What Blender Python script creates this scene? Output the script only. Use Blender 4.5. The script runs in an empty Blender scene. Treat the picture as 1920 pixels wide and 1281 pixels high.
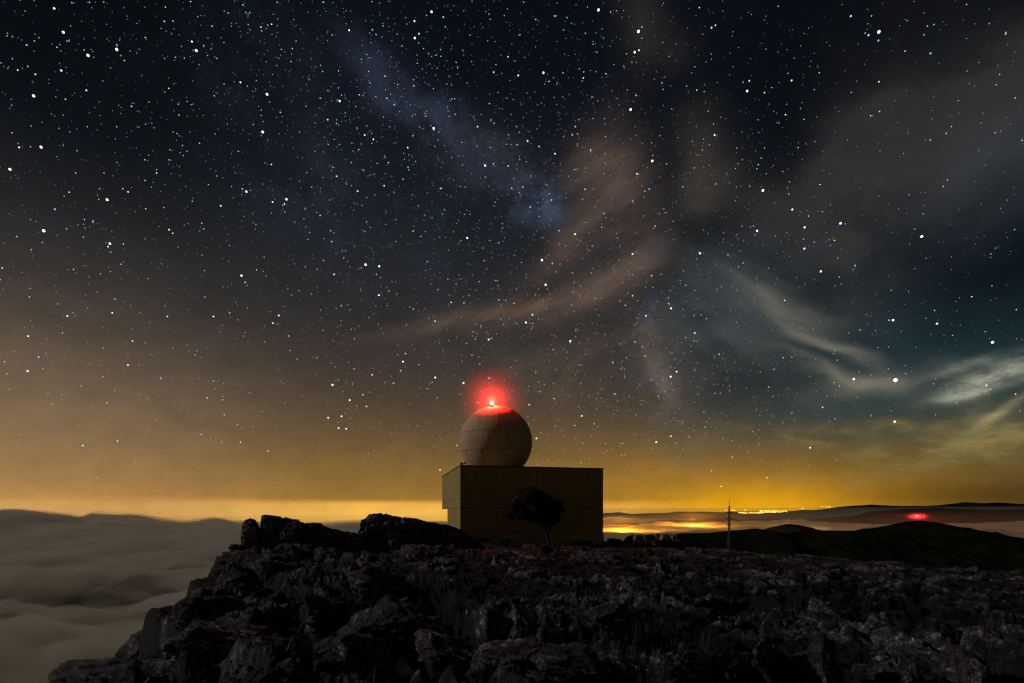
import bpy, bmesh, math, random
import numpy as np
from mathutils import Vector, Matrix

sc = bpy.context.scene
col = sc.collection
rad = math.radians

# ------------------------------------------------------------------ camera
F, CX, HOR = 976.0, 960.0, 962.0          # focal length, centre column and horizon row of the picture
cam_d = bpy.data.cameras.new('camera')
cam_d.sensor_width = 36.0
cam_d.lens = 36.0 * F / 1920.0
cam_d.shift_y = (HOR - 640.5) / 1920.0
cam_d.clip_start = 0.1
cam_d.clip_end = 400000.0
cam = bpy.data.objects.new('camera', cam_d)
cam.rotation_euler = (rad(90), 0, 0)
col.objects.link(cam)
sc.camera = cam

def at(px, py, Y):
    """point that stands at depth Y on the sight line of the picture point"""
    return Vector(((px - CX) / F * Y, Y, (HOR - py) / F * Y))

# ------------------------------------------------------------------ render / exposure
sc.view_settings.view_transform = 'Standard'
sc.view_settings.look = 'None'
sc.view_settings.exposure = 0.0
sc.view_settings.gamma = 1.0
sc.view_settings.use_curve_mapping = False
sc.render.engine = 'CYCLES'
cy = sc.cycles
cy.max_bounces = 8
cy.diffuse_bounces = 2
cy.glossy_bounces = 2
cy.transmission_bounces = 2
cy.volume_bounces = 3
cy.transparent_max_bounces = 8
cy.sample_clamp_indirect = 2.0
cy.use_denoising = True
try:
    cy.denoiser = 'OPENIMAGEDENOISE'
except Exception:
    pass
cy.pixel_filter_type = 'BLACKMAN_HARRIS'
cy.filter_width = 1.3

def lin(c):
    out = []
    for v in c:
        v = v / 255.0
        out.append(v / 12.92 if v <= 0.04045 else ((v + 0.055) / 1.055) ** 2.4)
    return tuple(out)

# ------------------------------------------------------------------ moon (the one far light)
MOON_AZ, MOON_EL = rad(-82), rad(27)      # from the left, slightly beyond the camera
sun_d = bpy.data.lights.new('moon', 'SUN')
sun_d.energy = 1.15
sun_d.angle = rad(1.0)
sun_d.color = (1.0, 0.90, 0.85)
sun = bpy.data.objects.new('moon', sun_d)
mdir = Vector((math.sin(MOON_AZ) * math.cos(MOON_EL), math.cos(MOON_AZ) * math.cos(MOON_EL), math.sin(MOON_EL)))
sun.rotation_euler = mdir.to_track_quat('Z', 'Y').to_euler()
col.objects.link(sun)

# ------------------------------------------------------------------ world: night sky
world = bpy.data.worlds.new('World')
sc.world = world
world.use_nodes = True
wt = world.node_tree
wt.nodes.clear()

class V:
    """a value socket with arithmetic"""
    nt = None
    def __init__(s, x): s.x = x
    @staticmethod
    def op(kind, *a, clamp=False):
        n = V.nt.nodes.new('ShaderNodeMath'); n.operation = kind; n.use_clamp = clamp
        for i, v in enumerate(a):
            if isinstance(v, V): V.nt.links.new(v.x, n.inputs[i])
            else: n.inputs[i].default_value = v
        return V(n.outputs[0])
    def __add__(s, o): return V.op('ADD', s, o)
    __radd__ = __add__
    def __sub__(s, o): return V.op('SUBTRACT', s, o)
    def __rsub__(s, o): return V.op('SUBTRACT', o, s)
    def __mul__(s, o): return V.op('MULTIPLY', s, o)
    __rmul__ = __mul__
    def __truediv__(s, o): return V.op('DIVIDE', s, o)
    def exp(s): return V.op('EXPONENT', s)
    def sq(s): return V.op('MULTIPLY', s, s)

def node(nt, kind, **kw):
    n = nt.nodes.new(kind)
    for k, v in kw.items(): setattr(n, k, v)
    return n

def smooth(v, lo, hi):
    n = node(V.nt, 'ShaderNodeMapRange', interpolation_type='SMOOTHSTEP')
    V.nt.links.new(v.x, n.inputs['Value'])
    n.inputs['From Min'].default_value = lo; n.inputs['From Max'].default_value = hi
    return V(n.outputs['Result'])

def ramp(nt, fac, stops, interp='LINEAR'):
    n = node(nt, 'ShaderNodeValToRGB')
    cr = n.color_ramp; cr.interpolation = interp
    while len(cr.elements) < len(stops): cr.elements.new(0.5)
    for e, (p, c) in zip(cr.elements, stops):
        e.position = p; e.color = (c[0], c[1], c[2], 1)
    nt.links.new(fac, n.inputs['Fac'])
    return n.outputs['Color']

def mixc(nt, fac, a, b, blend='MIX', clampf=True):
    n = node(nt, 'ShaderNodeMix', data_type='RGBA', blend_type=blend)
    n.clamp_factor = clampf
    for sock, v in ((n.inputs[0], fac), (n.inputs[6], a), (n.inputs[7], b)):
        if isinstance(v, V): v = v.x
        if isinstance(v, (int, float)): sock.default_value = v
        elif isinstance(v, tuple): sock.default_value = (v[0], v[1], v[2], 1)
        else: nt.links.new(v, sock)
    return n.outputs[2]

def build_sky():
    V.nt = wt
    tc = node(wt, 'ShaderNodeTexCoord')
    sep = node(wt, 'ShaderNodeSeparateXYZ')
    wt.links.new(tc.outputs['Generated'], sep.inputs[0])
    x, y, z = (V(o) for o in sep.outputs)
    D = 180 / math.pi
    el = V.op('ARCSINE', z) * D
    az = V.op('ARCTAN2', x, y) * D
    hyp = V.op('SQRT', x.sq() + y.sq() + 1e-6)
    sa = x / hyp                                           # sine of the azimuth: mirrors behind the camera
    mpb = node(wt, 'ShaderNodeMapping'); mpb.inputs['Scale'].default_value = (2.2, 2.2, 16)
    wt.links.new(tc.outputs['Generated'], mpb.inputs['Vector'])
    nb_ = node(wt, 'ShaderNodeTexNoise'); nb_.inputs['Scale'].default_value = 2.2; nb_.inputs['Detail'].default_value = 6
    wt.links.new(mpb.outputs[0], nb_.inputs['Vector'])
    elf = V.op('MULTIPLY', el + (V(nb_.outputs['Fac']) - 0.5) * 0.55, 1 / 75.0, clamp=True)
    def P(stops): return [(min(1, max(0, e / 75.0)), lin(c)) for e, c in stops]
    centre = ramp(wt, elf.x, P([(0.0, (236, 180, 82)), (0.55, (236, 180, 80)), (0.72, (222, 168, 72)), (0.85, (234, 176, 76)), (1.12, (214, 158, 66)), (1.35, (152, 113, 48)),
        (3.6, (134, 101, 50)), (6.5, (112, 87, 52)), (9.4, (92, 74, 53)), (12, (76, 64, 51)), (15, (62, 54, 48)), (20, (45, 43, 43)), (25, (34, 36, 39)),
        (30, (25, 29, 34)), (38, (16, 21, 28)), (45, (9, 14, 21)), (75, (8, 11, 18))]))
    left = ramp(wt, elf.x, P([(0.0, (204, 156, 92)), (0.75, (206, 158, 88)), (1.2, (182, 136, 70)), (1.6, (168, 124, 64)), (3, (141, 111, 70)), (6.7, (120, 100, 74)),
        (10, (102, 88, 73)), (12, (89, 78, 68)), (15, (70, 64, 58)), (19, (51, 49, 48)), (24, (35, 36, 38)), (30, (19, 23, 27)),
        (37, (9, 10, 13)), (75, (8, 11, 18))]))
    right = ramp(wt, elf.x, P([(0.0, (70, 56, 32)), (2, (62, 50, 31)), (4.5, (72, 66, 44)), (7, (56, 66, 58)), (10, (38, 57, 59)),
        (14, (26, 45, 51)), (20, (21, 33, 40)), (26, (23, 30, 37)), (33, (14, 19, 25)), (37, (10, 14, 20)), (75, (8, 11, 18))]))
    c = mixc(wt, smooth(sa, -0.28, -0.68), centre, left)
    c = mixc(wt, smooth(sa, 0.08, 0.62), c, right)

    # warped coordinates give the clouds uneven outlines
    def noise(scale, sz, det=4.0, rough=0.55, dist=0.0, off=0.0, lac=2.0):
        mp = node(wt, 'ShaderNodeMapping')
        mp.inputs['Scale'].default_value = (1, 1, sz)
        mp.inputs['Location'].default_value = (off, off * .7, off * .3)
        wt.links.new(tc.outputs['Generated'], mp.inputs['Vector'])
        n = node(wt, 'ShaderNodeTexNoise')
        n.inputs['Scale'].default_value = scale; n.inputs['Detail'].default_value = det
        n.inputs['Roughness'].default_value = rough; n.inputs['Distortion'].default_value = dist
        n.inputs['Lacunarity'].default_value = lac
        wt.links.new(mp.outputs[0], n.inputs['Vector'])
        return V(n.outputs['Fac'])
    w1 = noise(3.2, 1.5, 3, off=3.1); w2 = noise(3.2, 1.5, 3, off=9.4)
    waz = az + (w1 - 0.5) * 9.0
    wel = el + (w2 - 0.5) * 8.0
    def blob(px, py, sx, sy, rot=0.0, warped=True, power=1.0):
        """soft patch of sky: centre and half widths in picture terms turned into azimuth and elevation"""
        a0 = math.degrees(math.atan2(px - CX, F)); e0 = math.degrees(math.atan2(HOR - py, math.hypot(F, px - CX)))
        sx_, sy_ = sx * 0.055, sy * 0.050
        A, E = (waz, wel) if warped is True else (az, el) if not warped else (az + (w1 - 0.5) * 4.0, el + (w2 - 0.5) * 3.5)
        da = A - a0; de = E - e0
        cr, sr = math.cos(rad(rot)), math.sin(rad(rot))
        u = (da * cr + de * sr) / sx_; v = (de * cr - da * sr) / sy_
        return (0.0 - (u.sq() + v.sq())).exp() * power
    wisp = smooth(noise(6.0, 2.6, 7, .62, .25, off=1.7), 0.36, 0.66)
    fluff = smooth(noise(6.5, 1.4, 7, .60, .2, off=5.2), 0.34, 0.66)
    fine = smooth(noise(15.0, 2.8, 7, .62, .3, off=7.7), 0.36, 0.64)
    def streaks(angle, su, sv, lo, hi, off=0.0):
        ca_, sa_ = math.cos(rad(angle)), math.sin(rad(angle))
        cmb = node(wt, 'ShaderNodeCombineXYZ')
        u = (az * ca_ + el * sa_) * su + off; v = (el * ca_ - az * sa_) * sv + (w1 - 0.5) * 1.6
        wt.links.new(u.x, cmb.inputs[0]); wt.links.new(v.x, cmb.inputs[1])
        n = node(wt, 'ShaderNodeTexNoise'); n.inputs['Scale'].default_value = 1.0; n.inputs['Detail'].default_value = 7
        n.inputs['Roughness'].default_value = .6
        wt.links.new(cmb.outputs[0], n.inputs['Vector'])
        return smooth(V(n.outputs['Fac']), lo, hi)
    st_a = streaks(24, .07, .34, .34, .66, 3.0)
    st_b = streaks(-36, .08, .42, .36, .64, 8.0)
    def add(c, mask, rgb):
        return mixc(wt, mask, c, lin(rgb))
    # town glow behind the right hand hills
    g = blob(1440, 955, 165, 46, 0, False) * 0.66 + blob(1350, 940, 260, 85, 0, False) * 0.20 + blob(1430, 940, 400, 100, 0, False) * 0.16
    c = mixc(wt, V.op('MINIMUM', g, 1.0), c, lin((240, 170, 22)))
    # brown cloud plume above the dome
    m = (blob(800, 625, 130, 16, 13, 2) * .35 + blob(930, 595, 130, 26, 14, 2) * .70 + blob(1060, 555, 110, 32, 22, 2) * .60 + blob(1170, 510, 90, 36, 18, 2) * .65
         + blob(1060, 440, 40, 80, -10, 2) * .45 + blob(1120, 400, 70, 70, 20, 2) * .45 + blob(1145, 320, 56, 60, 10, 2) * .80 + blob(1205, 440, 60, 70, 0, 2) * .45
         + blob(1095, 300, 60, 40, 40, 2) * .45 + blob(1020, 500, 70, 24, 30, 2) * .35)
    m = m * (st_a * .65 + fluff * .30 + .22)
    c = add(c, m, (92, 76, 68))
    m = blob(960, 582, 80, 15, 14, 2) * .6 * (st_a * .7 + .3)
    c = add(c, m, (124, 96, 72))
    m = (blob(1180, 625, 90, 30, -10) * .4 + blob(1120, 660, 140, 40, 0) * .3) * st_a
    c = add(c, m, (84, 70, 66))
    m = (blob(1305, 285, 42, 55) * .85 + blob(1320, 350, 60, 34) * .6 + blob(1190, 50, 50, 60) * .5 + blob(1230, 110, 60, 30) * .3 + blob(1400, 375, 120, 30, -8) * .5
         + blob(1480, 400, 90, 30, 0) * .4 + blob(920, 285, 60, 50) * .3) * (fluff * .5 + .5)
    c = add(c, m, (66, 60, 54))
    # broad grey veil, upper right
    m = (blob(1640, 230, 90, 120) * .6 + blob(1780, 200, 130, 90) * .7 + blob(1880, 150, 80, 50) * .8 + blob(1560, 360, 150, 60, 8) * .65 + blob(1700, 350, 160, 60) * .6
         + blob(1640, 470, 80, 80, 60) * .8 + blob(1870, 330, 100, 60) * .5) * (fluff * .75 + .35)
    c = add(c, m, (50, 48, 47))
    m = blob(1880, 330, 170, 70, 12) * .7 * (fluff * .7 + .3)
    c = add(c, m, (52, 58, 64))
    # blue grey veil right of the plume and its pale curved streaks
    m = (blob(1430, 560, 170, 90, -15) * .55 + blob(1330, 640, 130, 100) * .45 + blob(1500, 760, 240, 60, 0) * .25 + blob(1250, 640, 60, 60) * .4) * (wisp * .45 + st_b * .5 + .2)
    c = add(c, m, (70, 74, 74))
    m = (blob(1450, 545, 110, 22, -28, True) * .45 + blob(1560, 640, 80, 13, -35) * .85 + blob(1500, 590, 60, 14, -40) * .5 + blob(1515, 668, 60, 11, -42) * .65
         + blob(1575, 705, 60, 14, -28) * .6 + blob(1650, 716, 75, 17, 2) * .85) * (st_b * .6 + .4)
    c = add(c, m, (112, 110, 98))
    # pale wisps at the right edge and the yellowish tatters below them
    m = (blob(1868, 712, 62, 17, 14, False) * .95 + blob(1890, 690, 50, 14, 20, False) * .5 + blob(1800, 690, 40, 9, 12, False) * .5 + blob(1840, 735, 50, 6, 8, False) * .7) * (fine * .8 + .2)
    c = add(c, m, (158, 160, 142))
    m = (blob(1880, 770, 42, 7, 38, False) * .8 + blob(1845, 790, 20, 24, 10, False) * .35) * (fine * .6 + .4)
    c = add(c, m, (160, 148, 112))
    m = (blob(1800, 825, 120, 22, 6) * .8 + blob(1870, 815, 50, 40) * .6 + blob(1560, 800, 150, 12, -4) * .4 + blob(1690, 795, 90, 10, 4) * .4
         + blob(1490, 828, 45, 8, -20) * .7 + blob(1700, 880, 240, 18, 3) * .45 + blob(1620, 850, 120, 12, -6) * .4) * (fine * .9 + .1)
    c = add(c, m, (128, 114, 68))
    # dark gaps
    m = (blob(1890, 520, 90, 80) * .65 + blob(1330, 440, 110, 50) * .45 + blob(60, 60, 260, 160) * .75 + blob(1500, 130, 230, 90) * .6 + blob(1460, 290, 60, 60) * .5
         + blob(1740, 450, 60, 60) * .4 + blob(1000, 130, 200, 120) * .4 + blob(870, 170, 90, 90) * .4 + blob(1900, 930, 230, 22, 0, False) * .4 + blob(1400, 720, 90, 60) * .3
         + blob(1560, 520, 50, 40) * .35)
    c = add(c, m, (9, 12, 17))
    # milky way: bluish star haze broken by dark lanes
    haze = smooth(noise(11.0, 1.0, 9, .70, .2, off=12.0), 0.42, 0.64)
    m = (blob(740, 180, 95, 30, -38) * .34 + blob(830, 240, 80, 36, -35) * .26 + blob(900, 290, 90, 40, -35) * .28 + blob(1005, 340, 52, 34, -25) * .95 + blob(980, 370, 60, 30) * .5
         + blob(1205, 456, 36, 14, -10) * .9 + blob(1215, 570, 18, 30, 20) * .8 + blob(1215, 690, 24, 60, 16) * .55 + blob(1245, 790, 18, 40, 0) * .3
         + blob(620, 330, 260, 140, -30) * .15 + blob(1370, 560, 90, 60) * .3) * (haze * .85 + .15)
    c = add(c, m, (62, 71, 91))
    m = (blob(1225, 690, 30, 50, 30, 2) * .75 + blob(1250, 770, 30, 50, 0, 2) * .55 + blob(1180, 620, 60, 50, 0, 2) * .35 + blob(1040, 700, 120, 60, 0, 2) * .25 + blob(1300, 860, 90, 40, 0, 2) * .3) * (haze * .8 + .1)
    c = add(c, m, (118, 102, 84))
    # lit haze of the left horizon
    m = blob(60, 930, 330, 80, 0, False) * .25 + blob(120, 800, 260, 170, 0, False) * .10
    c = add(c, m, (196, 146, 92))
    # faint unevenness everywhere
    c = mixc(wt, 1.0, c, mixc(wt, noise(2.6, 2.2, 5, .6, .6, off=21.), (.80, .80, .80), (1.20, 1.20, 1.20)), 'MULTIPLY')
    c = mixc(wt, 1.0, c, mixc(wt, noise(16.0, 1.6, 6, .7, .2, off=31.), (.74, .75, .76), (1.27, 1.26, 1.25)), 'MULTIPLY')
    # away from the towns, behind the camera, the low sky is darker
    rear = smooth(y / hyp, 0.25, -0.55) * smooth(el, 40.0, 12.0)
    c = mixc(wt, rear * .35, c, lin((22, 22, 24)))
    bg = node(wt, 'ShaderNodeBackground')
    wt.links.new(c, bg.inputs['Color'])
    bg.inputs['Strength'].default_value = 1.0
    out = node(wt, 'ShaderNodeOutputWorld')
    wt.links.new(bg.outputs[0], out.inputs['Surface'])
build_sky()
world.cycles.sampling_method = 'MANUAL'
world.cycles.sample_map_resolution = 512

# ------------------------------------------------------------------ numpy noise
def _h(ix, iy, iz=0, seed=0):
    with np.errstate(over='ignore'):
        h = (ix.astype(np.int64) * 374761393 + iy.astype(np.int64) * 668265263 + np.asarray(iz).astype(np.int64) * 2147483647 + seed * 144269504) & 0xffffffff
        h = ((h ^ (h >> 13)) * 1274126177) & 0xffffffff
        h = ((h ^ (h >> 16)) * 2246822519) & 0xffffffff
        h = h ^ (h >> 15)
    return h
def _r(*a, **k): return _h(*a, **k).astype(np.float64) / 4294967295.0
def perlin(x, y, z=None, seed=0):
    if z is None:
        xi, yi = np.floor(x), np.floor(y); xf, yf = x - xi, y - yi
        u = xf ** 3 * (xf * (xf * 6 - 15) + 10); v = yf ** 3 * (yf * (yf * 6 - 15) + 10)
        def g(dx, dy):
            a = _r(xi + dx, yi + dy, 0, seed=seed) * 2 * np.pi
            return np.cos(a) * (xf - dx) + np.sin(a) * (yf - dy)
        return ((g(0, 0) * (1 - u) + g(1, 0) * u) * (1 - v) + (g(0, 1) * (1 - u) + g(1, 1) * u) * v) * 1.5
    xi, yi, zi = np.floor(x), np.floor(y), np.floor(z); xf, yf, zf = x - xi, y - yi, z - zi
    s = lambda t: t * t * (3 - 2 * t)
    u, v, w = s(xf), s(yf), s(zf)
    def g(a, b, c): return _r(xi + a, yi + b, zi + c, seed=seed) * 2 - 1
    k = lambda c: (g(0, 0, c) * (1 - u) + g(1, 0, c) * u) * (1 - v) + (g(0, 1, c) * (1 - u) + g(1, 1, c) * u) * v
    return k(0) * (1 - w) + k(1) * w
def fbm(x, y, z=None, octv=4, seed=0, gain=.5):
    t = 0; a = 1.0; f = 1.0
    for i in range(octv):
        t = t + a * perlin(x * f, y * f, None if z is None else z * f, seed=seed + i * 7)
        a *= gain; f *= 2.03
    return t
def worley(x, y, seed=0):
    """nearest and second nearest distance, id of the nearest cell, offset from its point"""
    xi, yi = np.floor(x), np.floor(y)
    f1 = np.full(x.shape, 9.0); f2 = f1.copy(); cid = np.zeros(x.shape); ox = np.zeros(x.shape); oy = ox.copy()
    for dx in (-1, 0, 1):
        for dy in (-1, 0, 1):
            cxx = xi + dx + _r(xi + dx, yi + dy, 1, seed=seed); cyy = yi + dy + _r(xi + dx, yi + dy, 2, seed=seed)
            d = np.hypot(x - cxx, y - cyy); m = d < f1
            f2 = np.where(m, f1, np.minimum(f2, d))
            cid = np.where(m, _r(xi + dx, yi + dy, 3, seed=seed), cid)
            ox = np.where(m, x - cxx, ox); oy = np.where(m, y - cyy, oy); f1 = np.where(m, d, f1)
    return f1, f2, cid, ox, oy

# ------------------------------------------------------------------ object helpers
def mesh_np(name, verts, faces, smooth_=True):
    """faces: (n,3) or (n,4) int array"""
    me = bpy.data.meshes.new(name)
    verts = np.asarray(verts, dtype=np.float32); faces = np.asarray(faces, dtype=np.int32)
    k = faces.shape[1]
    me.vertices.add(len(verts)); me.vertices.foreach_set('co', verts.ravel())
    me.loops.add(faces.size); me.loops.foreach_set('vertex_index', faces.ravel())
    me.polygons.add(len(faces)); me.polygons.foreach_set('loop_start', np.arange(0, faces.size, k, dtype=np.int32))
    me.polygons.foreach_set('use_smooth', np.full(len(faces), smooth_))
    me.update(calc_edges=True)
    return me
def grid_faces(nr, nc, wrap=False):
    r = np.arange(nr - 1)[:, None]; c = np.arange(nc if wrap else nc - 1)[None, :]
    c2 = (c + 1) % nc
    a = r * nc + c; b = r * nc + c2; d = (r + 1) * nc + c2; e = (r + 1) * nc + c
    return np.stack([a + 0 * b, b, d, e], -1).reshape(-1, 4)
def link(name, me, mat=None, parent=None):
    o = bpy.data.objects.new(name, me); col.objects.link(o)
    if mat and me and not me.materials: me.materials.append(mat)
    if parent: o.parent = parent
    return o
def tag(o, label=None, cat=None, group=None, kind=None):
    if label: o['label'] = label
    if cat: o['category'] = cat
    if group: o['group'] = group
    if kind: o['kind'] = kind
    return o
def empty(name, loc, rz=0.0):
    o = bpy.data.objects.new(name, None); col.objects.link(o); o.location = loc; o.rotation_euler = (0, 0, rz)
    o.empty_display_size = .2
    return o
def bm_obj(name, bm, mat, parent=None, smooth_=False):
    me = bpy.data.meshes.new(name); bm.to_mesh(me); bm.free()
    if smooth_:
        for p in me.polygons: p.use_smooth = True
    return link(name, me, mat, parent)
def box(bm, x0, x1, y0, y1, z0, z1, bev=0.0):
    m = Matrix.Translation(((x0 + x1) / 2, (y0 + y1) / 2, (z0 + z1) / 2)) @ Matrix.Diagonal((x1 - x0, y1 - y0, z1 - z0, 1))
    g = bmesh.ops.create_cube(bm, size=1, matrix=m)
    if bev:
        es = list({e for v in g['verts'] for e in v.link_edges})
        bmesh.ops.bevel(bm, geom=es, offset=bev, segments=2, affect='EDGES', profile=.6)
def tube(bm, pts, radii, n=8, cap=True):
    pts = [Vector(p) for p in pts]
    if isinstance(radii, (int, float)): radii = [radii] * len(pts)
    rings = []
    for i, p in enumerate(pts):
        d = (pts[min(i + 1, len(pts) - 1)] - pts[max(i - 1, 0)]).normalized()
        up = Vector((0, 1, 0)) if abs(d.y) < .9 else Vector((1, 0, 0))
        a = d.cross(up).normalized(); b = d.cross(a)
        rings.append([bm.verts.new(p + (a * math.cos(t) + b * math.sin(t)) * radii[i]) for t in [2 * math.pi * k / n for k in range(n)]])
    for r0, r1 in zip(rings, rings[1:]):
        for k in range(n): bm.faces.new((r0[k], r0[(k + 1) % n], r1[(k + 1) % n], r1[k]))
    if cap:
        bm.faces.new(rings[0][::-1]); bm.faces.new(rings[-1])

# ------------------------------------------------------------------ materials
def new_mat(name):
    m = bpy.data.materials.new(name); m.use_nodes = True
    return m, m.node_tree, m.node_tree.nodes['Principled BSDF']
def tex(nt, kind, vec, **inp):
    n = node(nt, kind)
    nt.links.new(vec, n.inputs['Vector'])
    for k, v in inp.items(): n.inputs[k.replace('_', ' ')].default_value = v
    return n
def bumpn(nt, bsdf, height, dist, strength=1.0, prev=None):
    b = node(nt, 'ShaderNodeBump'); b.inputs['Distance'].default_value = dist; b.inputs['Strength'].default_value = strength
    nt.links.new(height, b.inputs['Height'])
    if prev: nt.links.new(prev, b.inputs['Normal'])
    nt.links.new(b.outputs[0], bsdf.inputs['Normal'])
    return b.outputs[0]

def rock_mat(name, tint=(1, 1, 1), gain=1.0, soil=False, lichen=.92):
    m, nt, b = new_mat(name)
    g = node(nt, 'ShaderNodeNewGeometry'); pos = g.outputs['Position']
    n1 = tex(nt, 'ShaderNodeTexNoise', pos, Scale=.55, Detail=5, Roughness=.6)
    n2 = tex(nt, 'ShaderNodeTexNoise', pos, Scale=9.0, Detail=9, Roughness=.75)
    n3 = tex(nt, 'ShaderNodeTexNoise', pos, Scale=38.0, Detail=5, Roughness=.7)
    n4 = tex(nt, 'ShaderNodeTexNoise', pos, Scale=1.7, Detail=4, Roughness=.6)
    def sc_(c): return tuple(v * gain * t * .95 for v, t in zip(c, tint))
    c1 = ramp(nt, n1.outputs['Fac'], [(.34, sc_((.20, .205, .22))), (.5, sc_((.27, .26, .265))), (.66, sc_((.42, .36, .345)))])
    c2 = ramp(nt, n2.outputs['Fac'], [(.42, (.025, .025, .028)), (.53, (.34, .34, .35)), (.66, (2.3, 2.2, 2.15))])
    c = mixc(nt, .85, c1, c2, 'MULTIPLY')
    c3 = ramp(nt, n3.outputs['Fac'], [(.40, (.15, .15, .16)), (.54, (.8, .8, .8)), (.66, (2.5, 2.45, 2.4))])
    c = mixc(nt, .8, c, c3, 'MULTIPLY')
    # dark lichen patches
    c = mixc(nt, ramp(nt, n4.outputs['Fac'], [(.44, (0, 0, 0)), (.55, (lichen,) * 3)]), c, (.018, .018, .02))
    if soil:                                   # black earth and cushion plants fill the hollows between the stones
        at_ = node(nt, 'ShaderNodeAttribute'); at_.attribute_name = 'soil'
        n5 = tex(nt, 'ShaderNodeTexNoise', pos, Scale=14.0, Detail=5, Roughness=.7)
        V.nt = nt
        sv = smooth(V(at_.outputs['Fac']) + (V(n5.outputs['Fac']) - .5) * .9, .31, .52)
        c = mixc(nt, sv, c, (.010, .010, .009))
    nt.links.new(c, b.inputs['Base Color'])
    b.inputs['Roughness'].default_value = .92
    b.inputs['Specular IOR Level'].default_value = .25
    v = tex(nt, 'ShaderNodeTexVoronoi', pos, Scale=3.2)
    v.feature = 'DISTANCE_TO_EDGE'
    vr = ramp(nt, v.outputs['Distance'], [(0, (0, 0, 0)), (.07, (1, 1, 1))])
    o1 = bumpn(nt, b, vr, .03, .6)
    o2 = bumpn(nt, b, n2.outputs['Fac'], .16, 1.0, o1)
    bumpn(nt, b, n3.outputs['Fac'], .035, 1.0, o2)
    return m
M_rock = rock_mat('limestone', (.90, .94, 1.0), 1.5, True)
M_stone = rock_mat('loose_limestone', (.90, .95, 1.0), .9, False, .8)
M_hero = rock_mat('pale_limestone', (.95, .95, .98), 1.35, False, .75)
M_crag = rock_mat('weathered_limestone', (.95, 1.0, 1.0), 1.9, False, .7)

def concrete_mat(name, c0, c1, sc_=1.0):
    m, nt, b = new_mat(name)
    tcn = node(nt, 'ShaderNodeTexCoord'); pos = tcn.outputs['Object']
    n1 = tex(nt, 'ShaderNodeTexNoise', pos, Scale=.8 * sc_, Detail=6, Roughness=.6)
    mp = node(nt, 'ShaderNodeMapping'); mp.inputs['Scale'].default_value = (3, 3, .25); nt.links.new(pos, mp.inputs[0])
    n2 = tex(nt, 'ShaderNodeTexNoise', mp.outputs[0], Scale=1.4 * sc_, Detail=5, Roughness=.65)
    n3 = tex(nt, 'ShaderNodeTexNoise', pos, Scale=30 * sc_, Detail=4, Roughness=.7)
    c = mixc(nt, n1.outputs['Fac'], c0, c1)
    c = mixc(nt, .7, c, ramp(nt, n2.outputs['Fac'], [(.3, (.75, .74, .72)), (.65, (1.1, 1.1, 1.1))]), 'MULTIPLY')
    c = mixc(nt, .6, c, ramp(nt, n3.outputs['Fac'], [(.35, (.6, .6, .6)), (.65, (1.3, 1.3, 1.3))]), 'MULTIPLY')
    nt.links.new(c, b.inputs['Base Color']); b.inputs['Roughness'].default_value = .9
    b.inputs['Specular IOR Level'].default_value = .2
    bumpn(nt, b, n3.outputs['Fac'], .03, .6)
    return m
M_conc = concrete_mat('concrete', (.20, .155, .058), (.40, .305, .118))
M_plinth = concrete_mat('plinth_render', (.30, .25, .14), (.40, .34, .20))
M_cope = concrete_mat('dark_coping', (.05, .045, .04), (.09, .08, .07))
M_dome = concrete_mat('radome_shell', (.42, .29, .18), (.56, .40, .26), 1.3)
M_joint = concrete_mat('joint_sealant', (.05, .04, .035), (.08, .065, .055))

def plain(name, c, rough=.7, metal=0.0, ns=6.0):
    m, nt, b = new_mat(name)
    tcn = node(nt, 'ShaderNodeTexCoord')
    n = tex(nt, 'ShaderNodeTexNoise', tcn.outputs['Object'], Scale=ns, Detail=4, Roughness=.6)
    nt.links.new(mixc(nt, n.outputs['Fac'], tuple(v * .55 for v in c), tuple(min(1, v * 1.4) for v in c)), b.inputs['Base Color'])
    b.inputs['Roughness'].default_value = rough; b.inputs['Metallic'].default_value = metal
    bumpn(nt, b, n.outputs['Fac'], .01, .4)
    return m
M_metal = plain('galvanised_steel', (.10, .10, .10), .6, .3)
M_dark = plain('dark_paint', (.03, .03, .03), .6)
M_red = plain('red_paint', (.42, .09, .07), .7)
M_bark = plain('bark', (.028, .022, .016), .95, 0, 9)
M_leaf = plain('pine_needles', (.014, .018, .008), .85, 0, 3)
M_scrub = plain('scrub_leaves', (.045, .055, .028), .9, 0, 3)

def emit(name, c, s):
    m = bpy.data.materials.new(name); m.use_nodes = True; nt = m.node_tree; nt.nodes.clear()
    e = node(nt, 'ShaderNodeEmission'); e.inputs['Color'].default_value = (*c, 1); e.inputs['Strength'].default_value = s
    o = node(nt, 'ShaderNodeOutputMaterial'); nt.links.new(e.outputs[0], o.inputs['Surface'])
    return m

def volume_mat(name, density, color=(1, 1, 1), aniso=0.0):
    m = bpy.data.materials.new(name); m.use_nodes = True; nt = m.node_tree; nt.nodes.clear()
    p = node(nt, 'ShaderNodeVolumePrincipled')
    p.inputs['Color'].default_value = (*color, 1); p.inputs['Density'].default_value = density
    p.inputs['Anisotropy'].default_value = aniso
    o = node(nt, 'ShaderNodeOutputMaterial'); nt.links.new(p.outputs[0], o.inputs['Volume'])
    return m, nt, p

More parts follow.
